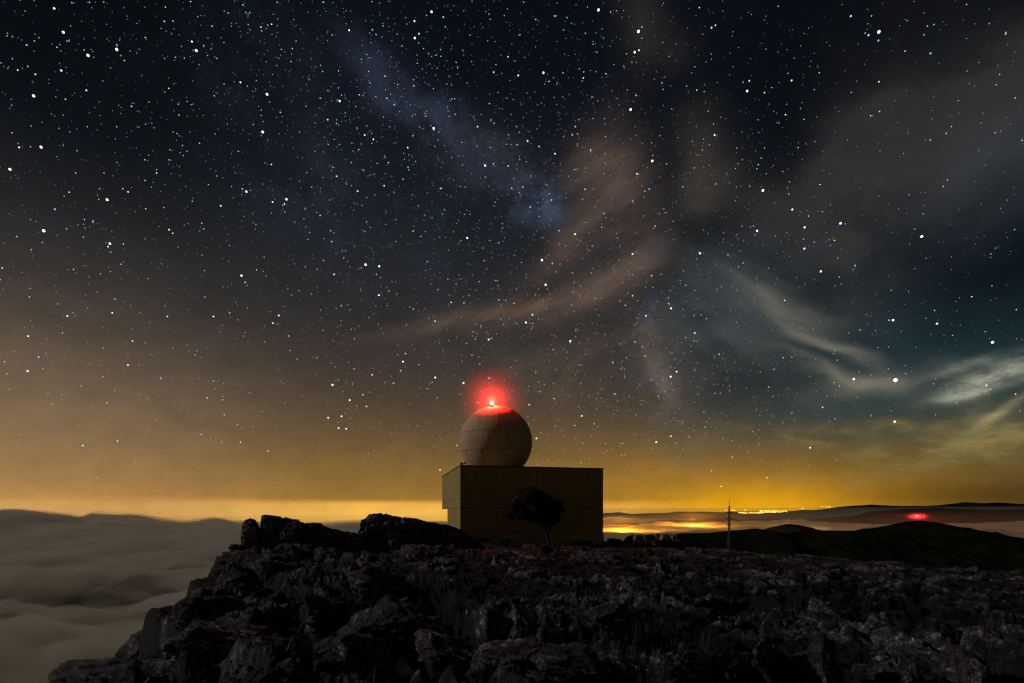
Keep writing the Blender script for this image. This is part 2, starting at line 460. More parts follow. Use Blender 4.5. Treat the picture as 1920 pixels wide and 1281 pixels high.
# ------------------------------------------------------------------ ground
EY = np.array([-60, -10, 0, 6.1, 9, 14, 19, 26.6, 32, 40, 60, 100.])
EX = np.array([-8, -3.6, -3.0, -4.5, -6.0, -8.6, -11.4, -14.2, -17.5, -20, -26, -34.])
def macro(X, Y):
    """large form of the plateau; eye level is zero"""
    z = -1.72 - .018 * np.maximum(Y, 0) - .03 * np.maximum(X, 0) - .035 * np.maximum(X - 10, 0)
    z = z - .030 * np.clip(-X - 2, 0, 40) * np.exp(-((Y - 12) / 10.) ** 2)
    z = z - .45 * np.exp(-(((X - 2.5) / 4.5) ** 2 + ((Y - 43) / 5.) ** 2)) + .55 * np.exp(-(((X + 5.5) / 3.) ** 2 + ((Y - 42) / 5.) ** 2))
    z = z + .012 * np.maximum(X - 6, 0) * np.exp(-((Y - 47) / 6) ** 2)
    # far edge of the plateau
    ye = np.interp(X, [-30, -5, 9, 12, 20, 44, 80], [60, 62, 60, 50, 42, 38, 42])
    over = np.maximum(Y - ye, 0)
    z = z - np.minimum(.10 * over + .004 * over ** 2, 26 + .05 * over)
    # cliff on the left
    xe = np.interp(Y, EY, EX) + .9 * perlin(Y * .31, Y * 0 + 3.3, seed=5) + .35 * perlin(Y * 1.1, Y * 0 + 8.3, seed=6)
    d = xe - X
    st = np.maximum(d, 0)
    drop = 3.6 * st + .5 * np.sin(st * 2.2) * (st > 0) * np.clip(st, 0, 1)
    z = z - np.minimum(drop, 110 + st * .4)
    # behind the camera the plateau goes on and falls away gently
    z = z - .05 * np.maximum(-Y - 12, 0)
    return z, d
def detail(X, Y):
    wx = X + .5 * perlin(X * .5, Y * .5, seed=31) + .12 * perlin(X * 2.1, Y * 2.1, seed=33)
    wy = Y + .5 * perlin(X * .5, Y * .5, seed=32) + .12 * perlin(X * 2.1, Y * 2.1, seed=34)
    ca, sa = math.cos(-.42), math.sin(-.42)
    rx, ry = wx * ca + wy * sa, -wx * sa + wy * ca
    near = np.clip(np.hypot(X, Y) / 6., .35, 1)
    # beds of limestone: long humps, cut into ledges that drop towards the lower left
    z = (.30 * fbm(rx / 4.2, ry / 1.9, octv=3, seed=51) + .10 * fbm(rx / 1.1, ry / .6, octv=3, seed=52)) * near
    s_ = z - .10 * rx * .35
    for step, k in ((.17, .55), (.055, .40)):
        q = s_ / step + .6 * perlin(X * .7, Y * .7, seed=53)
        fr = q - np.floor(q)
        z = z + k * step * ((np.clip((fr - .30) / .40, 0, 1) ** 2 * (3 - 2 * np.clip((fr - .30) / .40, 0, 1))) - fr)
    for s, (sx, sy), amp, tilt, crack, cw in ((11, (4.2, 2.3), .09, .14, .20, .12), (12, (1.5, .80), .045, .16, .09, .13), (13, (.52, .33), .022, .16, .035, .16)):
        f1, f2, c, ox, oy = worley(rx / sx, ry / sy, seed=s)
        th = c * 41.0
        t = (-.50 * ox + (np.cos(th) * ox + np.sin(th) * oy) * .7) * sx * tilt
        e = np.clip((f2 - f1) / cw, 0, 1); e = e * e * (3 - 2 * e)
        z = z + (((c - .5) * 2 * amp + t) * e - crack * (1 - e)) * (near if s == 11 else 1)
    # pitted, fluted surface
    z = z + .060 * fbm(X * 2.3, Y * 2.3, octv=5, seed=41, gain=.62)
    rg = 1 - np.abs(fbm(X * 5.2, Y * 5.2, octv=3, seed=43))
    z = z + .035 * rg ** 2 - .06
    pit = np.clip(fbm(X * 3.1, Y * 3.1, octv=2, seed=44) - .35, 0, 1)
    z = z - .10 * pit
    return z
def build_ground():
    a_in = np.linspace(-58, 58, 980)
    a_out = np.concatenate([np.linspace(58, 302, 130)[1:-1]])
    A = np.radians(np.concatenate([a_in, a_out]))
    R = np.concatenate([np.geomspace(1.6, 75, 660), np.geomspace(76, 420, 60)])
    RR, AA = np.meshgrid(R, A, indexing='ij')
    X = RR * np.sin(AA); Y = RR * np.cos(AA)
    z, d = macro(X, Y)
    k = np.clip(1 - (RR - 90) / 60, .15, 1)
    # flat court in front of the building
    flat = np.exp(-((np.maximum(np.abs(X - 3) - 7, 0) / 3.) ** 2 + (np.maximum(np.abs(Y - 47) - 6, 0) / 3.) ** 2))
    amp = np.interp(X, [-10, 2, 30], [1.25, .9, .75]) * np.clip(1.15 - RR / 110., .5, 1.1)
    k = k * (.40 + .60 * np.clip(-(d + .1) / 1.4, 0, 1))
    det = detail(X, Y)
    loc = fbm(X / 2.6, Y / 1.9, octv=3, seed=71)
    veg = fbm(X / 7., Y / 6., octv=2, seed=72)
    soil = .5 - (det - .05 + .10 * 0) * 2.1 + .30 * loc + .22 * veg + .34 * np.clip((RR - 14) / 26., 0, 1)
    soil = np.clip(soil, 0, 1)
    z = z + det * k * (1 - .75 * flat) * amp + np.clip(RR - 90, 0, 200) * .02 * fbm(X / 30, Y / 30, octv=3, seed=3)
    v = np.stack([X, Y, z], -1).reshape(-1, 3)
    nr, nc = RR.shape
    f = grid_faces(nr, nc, True)[:, ::-1]
    # close the middle under the camera
    cen = len(v); v = np.vstack([v, [[0, 0, -1.75]]])
    me = mesh_np('ground', v, f)
    bm = bmesh.new(); bm.from_mesh(me); bm.verts.ensure_lookup_table()
    for c in range(nc): bm.faces.new((bm.verts[cen], bm.verts[(c + 1) % nc], bm.verts[c])).smooth = True
    bm.to_mesh(me); bm.free()
    at_ = me.attributes.new('soil', 'FLOAT', 'POINT'); at_.data.foreach_set('value', np.append(soil.ravel(), .5).astype(np.float32))
    print('soil mean', soil.mean(), det.mean(), det.std())
    o = link('ground', me, M_rock); tag(o, 'dark jagged limestone plateau breaking off in a cliff', None, None, 'structure')
    return o
build_ground()

def ground_z(x, y):
    X = np.array([float(x)]); Y = np.array([float(y)])
    return float(macro(X, Y)[0][0])

# ------------------------------------------------------------------ middle hills and far hills
def hill_mat(name, c0, c1, s=.05):
    m, nt, b = new_mat(name)
    g = node(nt, 'ShaderNodeNewGeometry')
    n = tex(nt, 'ShaderNodeTexNoise', g.outputs['Position'], Scale=s, Detail=8, Roughness=.7)
    nt.links.new(ramp(nt, n.outputs['Fac'], [(.38, c0), (.62, c1)]), b.inputs['Base Color'])
    b.inputs['Roughness'].default_value = 1.0; b.inputs['Specular IOR Level'].default_value = 0.0
    return m
M_hill = hill_mat('scrubby_hillside', (.004, .005, .003), (.012, .013, .006))
M_far = hill_mat('far_hillside', (.008, .008, .006), (.02, .02, .014), .002)
M_cliff = hill_mat('pale_cliff', (.10, .10, .05), (.26, .25, .12), .12)

def ridge(name, pts, dist, depth, drop, mat, rough=.01, n=420, m=46, seed=1, front=.55, label=None, steep_left=None):
    px = np.linspace(pts[0][0], pts[-1][0], n)
    py = np.interp(px, [p[0] for p in pts], [p[1] for p in pts])
    bend = 1 + .06 * np.sin(px / 310. + seed)
    Yc = dist * bend
    Xc = (px - CX) / F * Yc; Zc = (HOR - py) / F * Yc
    v = np.linspace(0, 1, m)
    V_, U_ = np.meshgrid(v, np.arange(n), indexing='ij')
    t = (V_ - front) / np.where(V_ < front, front, 1 - front)      # -1 front foot, 0 crest, 1 back foot
    Yy = Yc[None, :] + t * depth
    prof = 1 - np.abs(t) ** 1.35
    X = Xc[None, :] * (1 + 0 * t) + t * 0
    Z = Zc[None, :] - drop * (1 - prof)
    s = dist * .02
    damp = np.clip(np.abs(t) * 4, .30, 1)
    Z = Z + rough * dist * damp * fbm(X / s * .35, Yy / s * .35, octv=5, seed=seed, gain=.55)
    X = X + rough * dist * 1.5 * np.abs(t) * perlin(X / s * .3, Yy / s * .3, seed=seed + 3)
    o = link(name, mesh_np(name, np.stack([X, Yy, Z], -1).reshape(-1, 3), grid_faces(m, n)), mat)
    tag(o, label, None, None, 'structure')
    return o
ridge('near_ridge', [(1187, 1003), (1210, 1002.5), (1290, 1001), (1350, 999), (1395, 993), (1420, 991), (1445, 996), (1470, 999), (1500, 998), (1560, 995), (1620, 998), (1700, 1003), (1900, 1016), (2200, 1030)],
      300, 110, 34, M_hill, .009, 520, 60, 4, label='low dark ridge ending in a pale cliff on the left')
ridge('right_hill', [(1380, 1030), (1460, 1008), (1520, 996), (1560, 996), (1600, 995), (1650, 990), (1690, 982), (1715, 977), (1735, 976.5), (1760, 982), (1800, 990), (1850, 999), (1920, 1010), (2050, 1018), (2400, 1040)],
      560, 260, 70, M_hill, .006, 420, 60, 9, label='rounded black hill on the right')
ridge('fog_islet_hill', [(1420, 996), (1445, 989), (1465, 984), (1480, 981.5), (1495, 983), (1520, 989), (1545, 996)], 1500, 160, 60, M_far, .003, 90, 24, 12, label='small dark hilltop poking out of the fog')
ridge('middle_far_hills', [(1000, 985), (1130, 983), (1200, 980), (1250, 975), (1300, 973), (1340, 970.5), (1360, 972), (1400, 974), (1440, 972), (1520, 974), (1600, 968), (1640, 958), (1700, 954), (1760, 953), (1830, 955), (1890, 956), (1950, 954), (2100, 950), (2500, 955)],
      4200, 700, 260, M_far, .005, 500, 40, 15, label='dark hills rising out of the fog')
ridge('far_hills', [(900, 966), (1040, 964), (1130, 962.5), (1160, 961), (1185, 963), (1240, 962), (1270, 959.5), (1290, 960.5), (1330, 959.5), (1360, 961), (1372, 959), (1388, 964), (1420, 966), (1450, 965), (1475, 961), (1500, 956), (1540, 955), (1570, 951), (1600, 948), (1640, 947), (1700, 949), (1740, 949), (1780, 945), (1812, 941), (1840, 943), (1880, 943), (1920, 945), (2000, 942), (2300, 938), (2900, 950)],
      9500, 1500, 620, M_far, .004, 640, 44, 22, label='farthest dark hill line under the glowing sky')
ridge('city_plain_hills', [(1300, 962), (1380, 959), (1500, 957), (1700, 957)], 15000, 1800, 900, M_far, .001, 120, 20, 28, label='far plain with the town on it')

# pale cliff that closes the ridge on its left
def pale_cliff():
    n, m = 150, 40
    u = np.linspace(0, 1, n); v = np.linspace(0, 1, m)
    Vv, U = np.meshgrid(v, u, indexing='ij')
    px = 1187 + 90 * U
    top = np.interp(px, [1187, 1210, 1280], [1003.2, 1002.8, 1001.4])
    bot = np.interp(px, [1187, 1200, 1240, 1280], [1024, 1032, 1036, 1026])
    Y = 208 + 10 * U - 12 * Vv + 2.2 * fbm(px / 19., Vv * 1.3, octv=4, seed=77)
    py = top + (bot - top) * Vv
    X = (px - CX) / F * Y; Z = (HOR - py) / F * Y
    # its short western side, turning away from us
    Y2 = np.linspace(262, 330, 24)
    o = link('cliff_face', mesh_np('cliff_face', np.stack([X, Y, Z], -1).reshape(-1, 3), grid_faces(m, n)[:, ::-1]), M_cliff)
    tag(o, 'pale olive cliff face at the left end of the near ridge', None, None, 'structure')
pale_cliff()

# slope that links the plateau to the ridges, and the land and sea below
def disc(name, z, r0, r1, mat, label, n=96, m=40, amp=0.0, az=(-180, 180)):
    A = np.radians(np.linspace(az[0], az[1], n)); R = np.geomspace(r0, r1, m)
    RR, AA = np.meshgrid(R, A, indexing='ij')
    X = RR * np.sin(AA); Y = RR * np.cos(AA)
    Z = z + amp * fbm(X / 400, Y / 400, octv=3, seed=60)
    o = link(name, mesh_np(name, np.stack([X, Y, Z], -1).reshape(-1, 3), grid_faces(m, n)[:, ::-1]), mat)
    tag(o, label, None, None, 'structure')
M_sea, nt_, b_ = new_mat('sea_water')
b_.inputs['Base Color'].default_value = (.02, .03, .035, 1); b_.inputs['Roughness'].default_value = .04; b_.inputs['IOR'].default_value = 1.33
g_ = node(nt_, 'ShaderNodeNewGeometry')
w_ = tex(nt_, 'ShaderNodeTexNoise', g_.outputs['Position'], Scale=.02, Detail=5, Roughness=.6)
nt_.links.new(mixc(nt_, w_.outputs['Fac'], (.015, .022, .026), (.028, .036, .04)), b_.inputs['Base Color'])
disc('sea', -700, 200, 150000, M_sea, 'sea far below reflecting the yellow horizon')
disc('valley', -190, 5, 2600, M_hill, 'dark valley floor under the clouds', 120, 60, 45)

# ------------------------------------------------------------------ sea of clouds
SEA_R = ([-180, -48, -36, -27, -20, -12, 0, 3.5, 60, 180], [4000, 2600, 2400, 2300, 2150, 2600, 2800, 300, 300, 4000])
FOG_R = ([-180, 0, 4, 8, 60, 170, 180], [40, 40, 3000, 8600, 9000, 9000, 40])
def build_cloud_sea(name, dens, dz, th0, amp, vr, seed, label, rmax=SEA_R, tint=(.62, .57, .46)):
    A = np.radians(np.concatenate([np.linspace(-62, 62, 420), np.linspace(62, 298, 90)[1:-1]]))
    R = np.geomspace(14, 1.0, 150); U = np.linspace(0, 1, 170)
    UU, AA = np.meshgrid(U, A, indexing='ij')
    deg = np.degrees(AA); deg = np.where(deg > 180, deg - 360, deg)
    Rmax = np.interp(deg, rmax[0], rmax[1])
    RR = 14 * (Rmax / 14) ** UU
    X = RR * np.sin(AA); Y = RR * np.cos(AA)
    # waves drawn out from lower left to upper right
    ca, sa = math.cos(rad(28)), math.sin(rad(28))
    wx, wy = X * ca + Y * sa, -X * sa + Y * ca
    near = np.clip(RR / 260., .5, 1)
    base = np.interp(RR, [14, 200, 600, 1300, 2200, 9000], [-64, -62, -58, -52, -50, -70])
    z = base + dz + near * vr * fbm(wx / 190, wy / 80, octv=2, seed=81 + seed) + 6 * np.clip(RR / 700, 0, 2.5) * fbm(wx / 360, wy / 210, octv=2, seed=82 + seed)
    # crest of the bank on the left skyline
    cr = np.interp(deg, [-62, -44.5, -41, -37, -34, -31, -29, -27, -25, -20, -17, -14, -10, 6],
                   [-2, -4, -7, -24, -16, -22, -33, -40, -54, -46, -38, -50, -58, -70])
    cr = np.interp(deg, [-62, -44.5, -42.5, -40.4, -39.6, -38.8, -35.6, -33.7, -32.4, -29.9, -28, -25, -20, -17, -14, -10, 6],
                   [0, 2, 0, -10, -20, -4, -7, -22, -32, -24, -38, -50, -46, -34, -46, -58, -70]) + dz * .5
    k = np.exp(-((RR - .80 * Rmax) / (.16 * Rmax)) ** 2) * (deg < 4) * (deg > -90)
    z = z * (1 - k) + (cr + 11 * fbm(X / 170, Y / 170, octv=4, seed=83)) * k
    # fog rolls between the right hand hills
    rr = (deg > 4) * np.clip(RR / 2500, 0, 1)
    z = z - rr * 26
    z = z + rr * 18 * fbm(X / 900, Y / 700, octv=3, seed=84)
    edge = np.clip((1 - UU) * 30, 0, 1) ** .5
    # thickness: banks and thin places where the dark valley shows through
    la, lr = np.radians(deg) * 6.0, np.log(RR) * 2.0
    pa, pb = la * .82 + lr * .57, -la * .57 + lr * .82
    th = th0 + amp * fbm(pa * .45, pb * 1.05, octv=2, seed=85 + seed) + .30 * amp * fbm(pa * 1.3, pb * 2.6, octv=3, seed=87 + seed)
    for (px, py, sa_, sr_, a_) in ((215, 1095, 5, .22, -26), (50, 1080, 4, .22, -20), (20, 1230, 6, .3, -16), (260, 1170, 5, .16, 16), (300, 1030, 9, .16, 14), (110, 1160, 3, .14, 10), (360, 1130, 4, .12, 14), (380, 1195, 4, .16, -12)):
        gy = 60 * F / (py - HOR); gx = (px - CX) / F * gy
        g_r = math.log(math.hypot(gx, gy)); g_a = math.degrees(math.atan2(gx, gy))
        u_ = (deg - g_a) / sa_; v2 = (np.log(RR) - g_r) / sr_
        th = th + a_ * .35 * np.exp(-(u_ * .8 + v2 * .6) ** 2 - ((v2 * .8 - u_ * .6) * 1.1) ** 2)
    far = np.clip(RR / 900., 0, 1)
    th = 6.5 * np.log1p(np.exp((th + 16 * np.clip((RR - 600) / 700., 0, 1)) / 6.5)) + 1.2 * np.clip(RR / 60, .3, 1)
    th = th * (.15 + .85 * edge)
    if name == 'cloud_veil': th = 3 + th * np.clip((RR - 300) / 700, 0, 1)
    zc = z - 9 + np.clip(.020 * RR, 2, 13) * (fbm(pa * .7 + 5, pb * 1.9, octv=3, seed=91 + seed) + .35 * fbm(pa * 2.6, pb * 6., octv=2, seed=95 + seed)) * (1 - .6 * k); z = zc + th * .45; zbt = zc - th * .8
    nr, nc = RR.shape
    top = np.stack([X, Y, z], -1).reshape(-1, 3); bot = np.stack([X, Y, zbt], -1).reshape(-1, 3)
    v = np.vstack([top, bot, [[0, 0, z[0].mean()]], [[0, 0, zbt[0].mean()]]])
    f = grid_faces(nr, nc, True); n0 = nr * nc
    c = np.arange(nc); c2 = (c + 1) % nc; o1 = (nr - 1) * nc
    side = np.stack([o1 + c, o1 + c2, n0 + o1 + c2, n0 + o1 + c], -1)
    me = bpy.data.meshes.new(name)
    fl = [tuple(q) for q in np.vstack([f[:, ::-1], f + n0, side]).tolist()]
    fl += [(2 * n0, i, (i + 1) % nc) for i in range(nc)] + [(2 * n0 + 1, n0 + (i + 1) % nc, n0 + i) for i in range(nc)]
    me.from_pydata(v.tolist(), [], fl); me.update()
    bm = bmesh.new(); bm.from_mesh(me); bmesh.ops.recalc_face_normals(bm, faces=bm.faces); bm.to_mesh(me); bm.free()
    m, nt, p = volume_mat(name + '_vapour', dens, tint, .0)
    o = link(name, me, m)
    tag(o, label, None, None, 'stuff')
build_cloud_sea('valley_fog', .02, 0, 10, 26, 8, 0, 'dull fog lying between the hills on the right', FOG_R, (.50, .42, .30))  # darker tint than the cloud sea: shade of the hills put into the colour
build_cloud_sea('cloud_sea', .034, 0, 12, 24, 8, 0, 'grey brown sea of clouds filling the valley left of the cliff')
build_cloud_sea('cloud_veil', .0022, 13, 14, 30, 10, 100, 'thin drifting veil on top of the sea of clouds')
def valley_haze():
    n, m = 144, 12; A = np.linspace(0, 2 * np.pi, n, endpoint=False); R_ = np.geomspace(120, 15500, m)
    RR, AA = np.meshgrid(R_, A, indexing='ij'); X = RR * np.sin(AA); Y = RR * np.cos(AA)
    dg = np.degrees(AA); dg = np.where(dg > 180, dg - 360, dg)
    RR = 120 + (RR - 120) * np.interp(dg, [-180, -20, -1, 5, 90, 180], [.12, .12, .13, 1, 1, .12])
    X = RR * np.sin(AA); Y = RR * np.cos(AA)
    zt = np.interp(RR, [120, 700, 2500, 6000, 15500], [-75, -45, -18, 60, 120]); zt[-1] = -240
    top = np.stack([X, Y, zt], -1).reshape(-1, 3); bot = np.stack([X, Y, np.full(X.shape, -250.)], -1).reshape(-1, 3)
    v = np.vstack([top, bot, [[0, 0, -75]], [[0, 0, -250]]]); f = grid_faces(m, n, True); n0 = m * n; o1 = (m - 1) * n
    fl = [tuple(q) for q in np.vstack([f, f + n0]).tolist()]
    fl += [(o1 + i, o1 + (i + 1) % n, n0 + o1 + (i + 1) % n, n0 + o1 + i) for i in range(n)]
    fl += [(2 * n0, i, (i + 1) % n) for i in range(n)] + [(2 * n0 + 1, n0 + (i + 1) % n, n0 + i) for i in range(n)]
    me = bpy.data.meshes.new('valley_haze'); me.from_pydata(v.tolist(), [], fl); me.update()
    bm = bmesh.new(); bm.from_mesh(me); bmesh.ops.recalc_face_normals(bm, faces=bm.faces); bm.to_mesh(me); bm.free()
    mt, nt, p = volume_mat('valley_haze_air', .00006, (.9, .8, .62), .3)
    tag(link('valley_haze', me, mt), 'thin haze lying over the valleys and far hills', None, None, 'stuff')
valley_haze()

# ------------------------------------------------------------------ radar station building
A0 = at(863, 872, 44.0); B0 = at(1131, 877, 47.14)
ROOF = 4.06
fdir = Vector((B0.x - A0.x, B0.y - A0.y, 0)); LEN = fdir.length; fdir.normalize()
rz = math.atan2(fdir.y, fdir.x)
bld = empty('radar_station', (A0.x, A0.y, -4.2), rz)
tag(bld, 'windowless flat roofed concrete building carrying the dome, its upper storey overhanging at the back left', 'building')
def bpart(name, boxes, mat, bev=.015):
    bm = bmesh.new()
    for b in boxes: box(bm, *b, bev=bev)
    return bm_obj(name, bm, mat, bld)
z0 = 4.2                                            # the empty stands at -4.2
bpart('lower_wall', [(0, LEN, 0, 8.96, 0, z0 + .395)], M_conc)
bpart('floor_joint', [(.03, LEN - .03, .03, 8.93, z0 + .395, z0 + .425)], M_joint, 0)
bpart('upper_wall', [(0, LEN, 0, 13.8, z0 + .425, z0 + 1.20)], M_conc)
bpart('storey_joint', [(.03, LEN - .03, .03, 13.77, z0 + 1.20, z0 + 1.225)], M_joint, 0)
bpart('top_wall', [(0, LEN, 0, 13.8, z0 + 1.225, z0 + ROOF - .09)], M_conc)
bpart('coping', [(-.03, LEN + .03, -.03, .30, z0 + ROOF - .09, z0 + ROOF), (-.03, LEN + .03, 13.5, 13.83, z0 + ROOF - .09, z0 + ROOF),
                 (-.03, .30, .30, 13.5, z0 + ROOF - .09, z0 + ROOF), (LEN - .30, LEN + .03, .30, 13.5, z0 + ROOF - .09, z0 + ROOF)], M_cope, 0)
bpart('roof', [(.30, LEN - .30, .30, 13.5, z0 + ROOF - .09, z0 + ROOF - .03)], M_conc, 0)
bpart('plinth', [(-.04, LEN + .04, -.04, 0.0, 0, z0 - 1.85), (-.04, 0.0, 0.0, 9.0, 0, z0 - 1.85), (LEN, LEN + .04, 0.0, 9.0, 0, z0 - 1.85)], M_plinth, 0)

# ------------------------------------------------------------------ radome
DC = at(930, 830, 51.5); DR = 68 / F * 51.5
dome = empty('radome', (DC.x, DC.y, ROOF - .03))
tag(dome, 'big spherical radar dome of curved shell panels on the flat roof', 'radar dome')
dz = DC.z - (ROOF - .03)
bm = bmesh.new()
bmesh.ops.create_uvsphere(bm, u_segments=64, v_segments=40, radius=DR - .055, matrix=Matrix.Translation((0, 0, dz)))
for vv in [v for v in bm.verts if v.co.z < -.0]: vv.co.z = 0
bmesh.ops.remove_doubles(bm, verts=bm.verts, dist=1e-4)
bm_obj('inner_shell', bm, M_joint, dome, True)
bm = bmesh.new()
rb = math.sqrt(DR ** 2 - dz ** 2)
for (r_, za, zb_) in ((rb + .12, 0.0, .30),):
    g = bmesh.ops.create_cone(bm, cap_ends=True, segments=64, radius1=r_, radius2=r_, depth=zb_ - za, matrix=Matrix.Translation((0, 0, (za + zb_) / 2)))
bm_obj('base_ring', bm, M_cope, dome)
def shell_panel(lo, hi, az0, az1, name='panel', nseg=8, mseg=6):
    bm = bmesh.new(); g = .0052
    rows = []
    for r_ in (DR, DR - .05):
        rows.append([[bm.verts.new((r_ * math.cos(la) * math.sin(a), -r_ * math.cos(la) * math.cos(a), dz + r_ * math.sin(la)))
                      for a in np.linspace(az0 + g / max(.2, math.cos(la)), az1 - g / max(.2, math.cos(la)), nseg)] for la in np.linspace(lo + g, hi - g, mseg)])
    for k, rw in enumerate(rows):
        for i in range(mseg - 1):
            for j in range(nseg - 1):
                q = (rw[i][j], rw[i][j + 1], rw[i + 1][j + 1], rw[i + 1][j])
                f = bm.faces.new(q if k == 0 else q[::-1]); f.smooth = (k == 0)
    o, n = rows
    for i in range(mseg - 1):
        bm.faces.new((o[i][0], o[i + 1][0], n[i + 1][0], n[i][0])); bm.faces.new((o[i + 1][-1], o[i][-1], n[i][-1], n[i + 1][-1]))
    for j in range(nseg - 1):
        bm.faces.new((o[0][j + 1], o[0][j], n[0][j], n[0][j + 1])); bm.faces.new((o[-1][j], o[-1][j + 1], n[-1][j + 1], n[-1][j]))
    bmesh.ops.recalc_face_normals(bm, faces=bm.faces)
    bmesh.ops.split_edges(bm, edges=[e for e in bm.edges if len(e.link_faces) == 2 and e.calc_face_angle(0) > .6])
    return bm_obj(name, bm, M_dome, dome)
NP = 11; st = 2 * math.pi / NP
# panel edges found on the dome in the photograph; the view of the dome starts at its own bearing
baz = math.atan2(-DC.x, -DC.y) + math.pi
face = math.atan2(-DC.x, DC.y)
for (lo, hi, off) in ((-47, -16, -.42), (-16, 12, -.21), (12, 44, -.50), (44, 70, -.15)):
    for k in range(NP):
        a0 = off + k * st + face
        shell_panel(rad(lo), rad(hi), a0, a0 + st)
bm = bmesh.new()
cap_lat = rad(70) + .006
rings = [(cap_lat + (math.pi / 2 - cap_lat) * t) for t in (0, .35, .7)]
vr = [[bm.verts.new((DR * math.cos(la) * math.cos(a), DR * math.cos(la) * math.sin(a), dz + DR * math.sin(la))) for a in np.linspace(0, 2 * math.pi, 33)[:-1]] for la in rings]
inn = [bm.verts.new(v.co - Vector((v.co.x, v.co.y, v.co.z - dz)).normalized() * .05) for v in vr[0]]
for r0, r1 in list(zip(vr, vr[1:])) + [(inn, vr[0])]:
    for k in range(32): bm.faces.new((r0[k], r0[(k + 1) % 32], r1[(k + 1) % 32], r1[k])).smooth = True
tp = bm.verts.new((0, 0, dz + DR))
for k in range(32): bm.faces.new((vr[-1][k], vr[-1][(k + 1) % 32], tp)).smooth = True
bm_obj('cap_panel', bm, M_dome, dome)

# ------------------------------------------------------------------ red beacon on the dome
BL = Vector((at(923, 760, 51.0).x, 50.1, DC.z + math.sqrt(max(0, DR ** 2 - (at(923, 760, 51.0).x - DC.x) ** 2 - (50.1 - DC.y) ** 2))))
beacon = empty('beacon_light', BL)
tag(beacon, 'lit red warning beacon standing on the very top of the dome', 'beacon')
bm = bmesh.new(); tube(bm, [(0, 0, -.04), (0, 0, .02)], .16, 16); tube(bm, [(0, 0, .02), (0, 0, .17)], .035, 10); tube(bm, [(0, 0, .17), (0, 0, .20)], .09, 14)
bm_obj('mount', bm, M_metal, beacon)
M_lamp = emit('beacon_glass_lit', (1.0, .16, .04), 90.0)
bm = bmesh.new(); tube(bm, [(0, 0, .20), (0, 0, .23), (0, 0, .36), (0, 0, .41), (0, 0, .43)], [.10, .15, .15, .10, .01], 16)
bm_obj('lamp_glass', bm, M_lamp, beacon, True)
ld = bpy.data.lights.new('beacon_lamp', 'POINT'); ld.color = (1.0, .02, .012); ld.energy = 3600.0; ld.shadow_soft_size = .06
lo = bpy.data.objects.new('beacon_lamp', ld); col.objects.link(lo); lo.location = (0, -.16, .58); lo.parent = beacon
# added mist ball over the dome top, giving the beacon its halo
def mist(name, loc, r, dens, label, squash=1.0):
    me = bpy.data.meshes.new(name); bm = bmesh.new()
    bmesh.ops.create_icosphere(bm, subdivisions=4, radius=r, matrix=Matrix.Diagonal((1, 1, squash, 1))); bm.to_mesh(me); bm.free()
    m, nt, p = volume_mat(name + '_vapour', dens, (1, 1, 1), 0.0)
    tcn = node(nt, 'ShaderNodeTexCoord')
    gr = node(nt, 'ShaderNodeTexGradient', gradient_type='QUADRATIC_SPHERE')
    mp = node(nt, 'ShaderNodeMapping'); mp.inputs['Scale'].default_value = (1 / r, 1 / r, 1 / (r * squash))
    nt.links.new(tcn.outputs['Object'], mp.inputs[0]); nt.links.new(mp.outputs[0], gr.inputs[0])
    V.nt = nt
    d = V(gr.outputs['Fac']) * dens
    nt.links.new(d.x, p.inputs['Density'])
    o = link(name, me, m); o.location = loc
    m.cycles.volume_step_rate = .5
    tag(o, label, None, None, 'stuff')
    return o
mist('halo_mist', BL + Vector((0, 0, .5)), 4.4, .052, 'added thin mist that gives the beacon its red halo')

# floodlight on the roof corner
fl = empty('floodlight', at(869, 871.5, 44.6)); fl.location.z = ROOF
tag(fl, 'small dark floodlight on a bracket at the left front roof corner', 'floodlight')
bm = bmesh.new(); tube(bm, [(0, 0, 0), (0, 0, .16)], .03); tube(bm, [(-.13, 0, .16), (.20, 0, .16)], .025); tube(bm, [(.20, 0, 0), (.20, 0, .16)], .022)
bm_obj('bracket', bm, M_dark, fl)
bm = bmesh.new(); tube(bm, [(-.25, 0, .17), (-.17, 0, .17), (-.03, 0, .19)], [.13, .12, .06], 14)
bm_obj('lamp_head', bm, M_dark, fl, True)
bm = bmesh.new(); box(bm, .08, .22, -.06, .06, .175, .30, .01)
bm_obj('control_box', bm, M_dark, fl)

# ------------------------------------------------------------------ pine tree in front of the building
random.seed(5)
TY = 41.0
tree = empty('pine_tree', (at(1030, 1030, TY).x, TY, ground_z(at(1030, 1030, TY).x, TY) - .05))
tag(tree, 'small wind bent pine with a flat dark crown in front of the concrete wall', 'tree')
T0 = tree.location
def tl(px, py, dy=0.0):
    p = at(px, py, TY) - T0; p.y += dy; return p
bm = bmesh.new(); tube(bm, [tl(1031, 1036), tl(1030, 1020, .05), tl(1027, 1005, .1), tl(1022, 990, .05), tl(1015, 975, 0), tl(1006, 958, -.1), tl(998, 940, -.1)], [.17, .13, .12, .11, .09, .07, .03], 10)
bm_obj('trunk', bm, M_bark, tree, True)
bm = bmesh.new(); tube(bm, [tl(1039, 1036, .3), tl(1038, 1018, .3), tl(1034, 1002, .25), tl(1030, 988, .2), tl(1034, 970, .3), tl(1040, 955, .4)], [.09, .08, .07, .06, .05, .03], 8)
bm_obj('trunk', bm, M_bark, tree, True)
bm = bmesh.new()
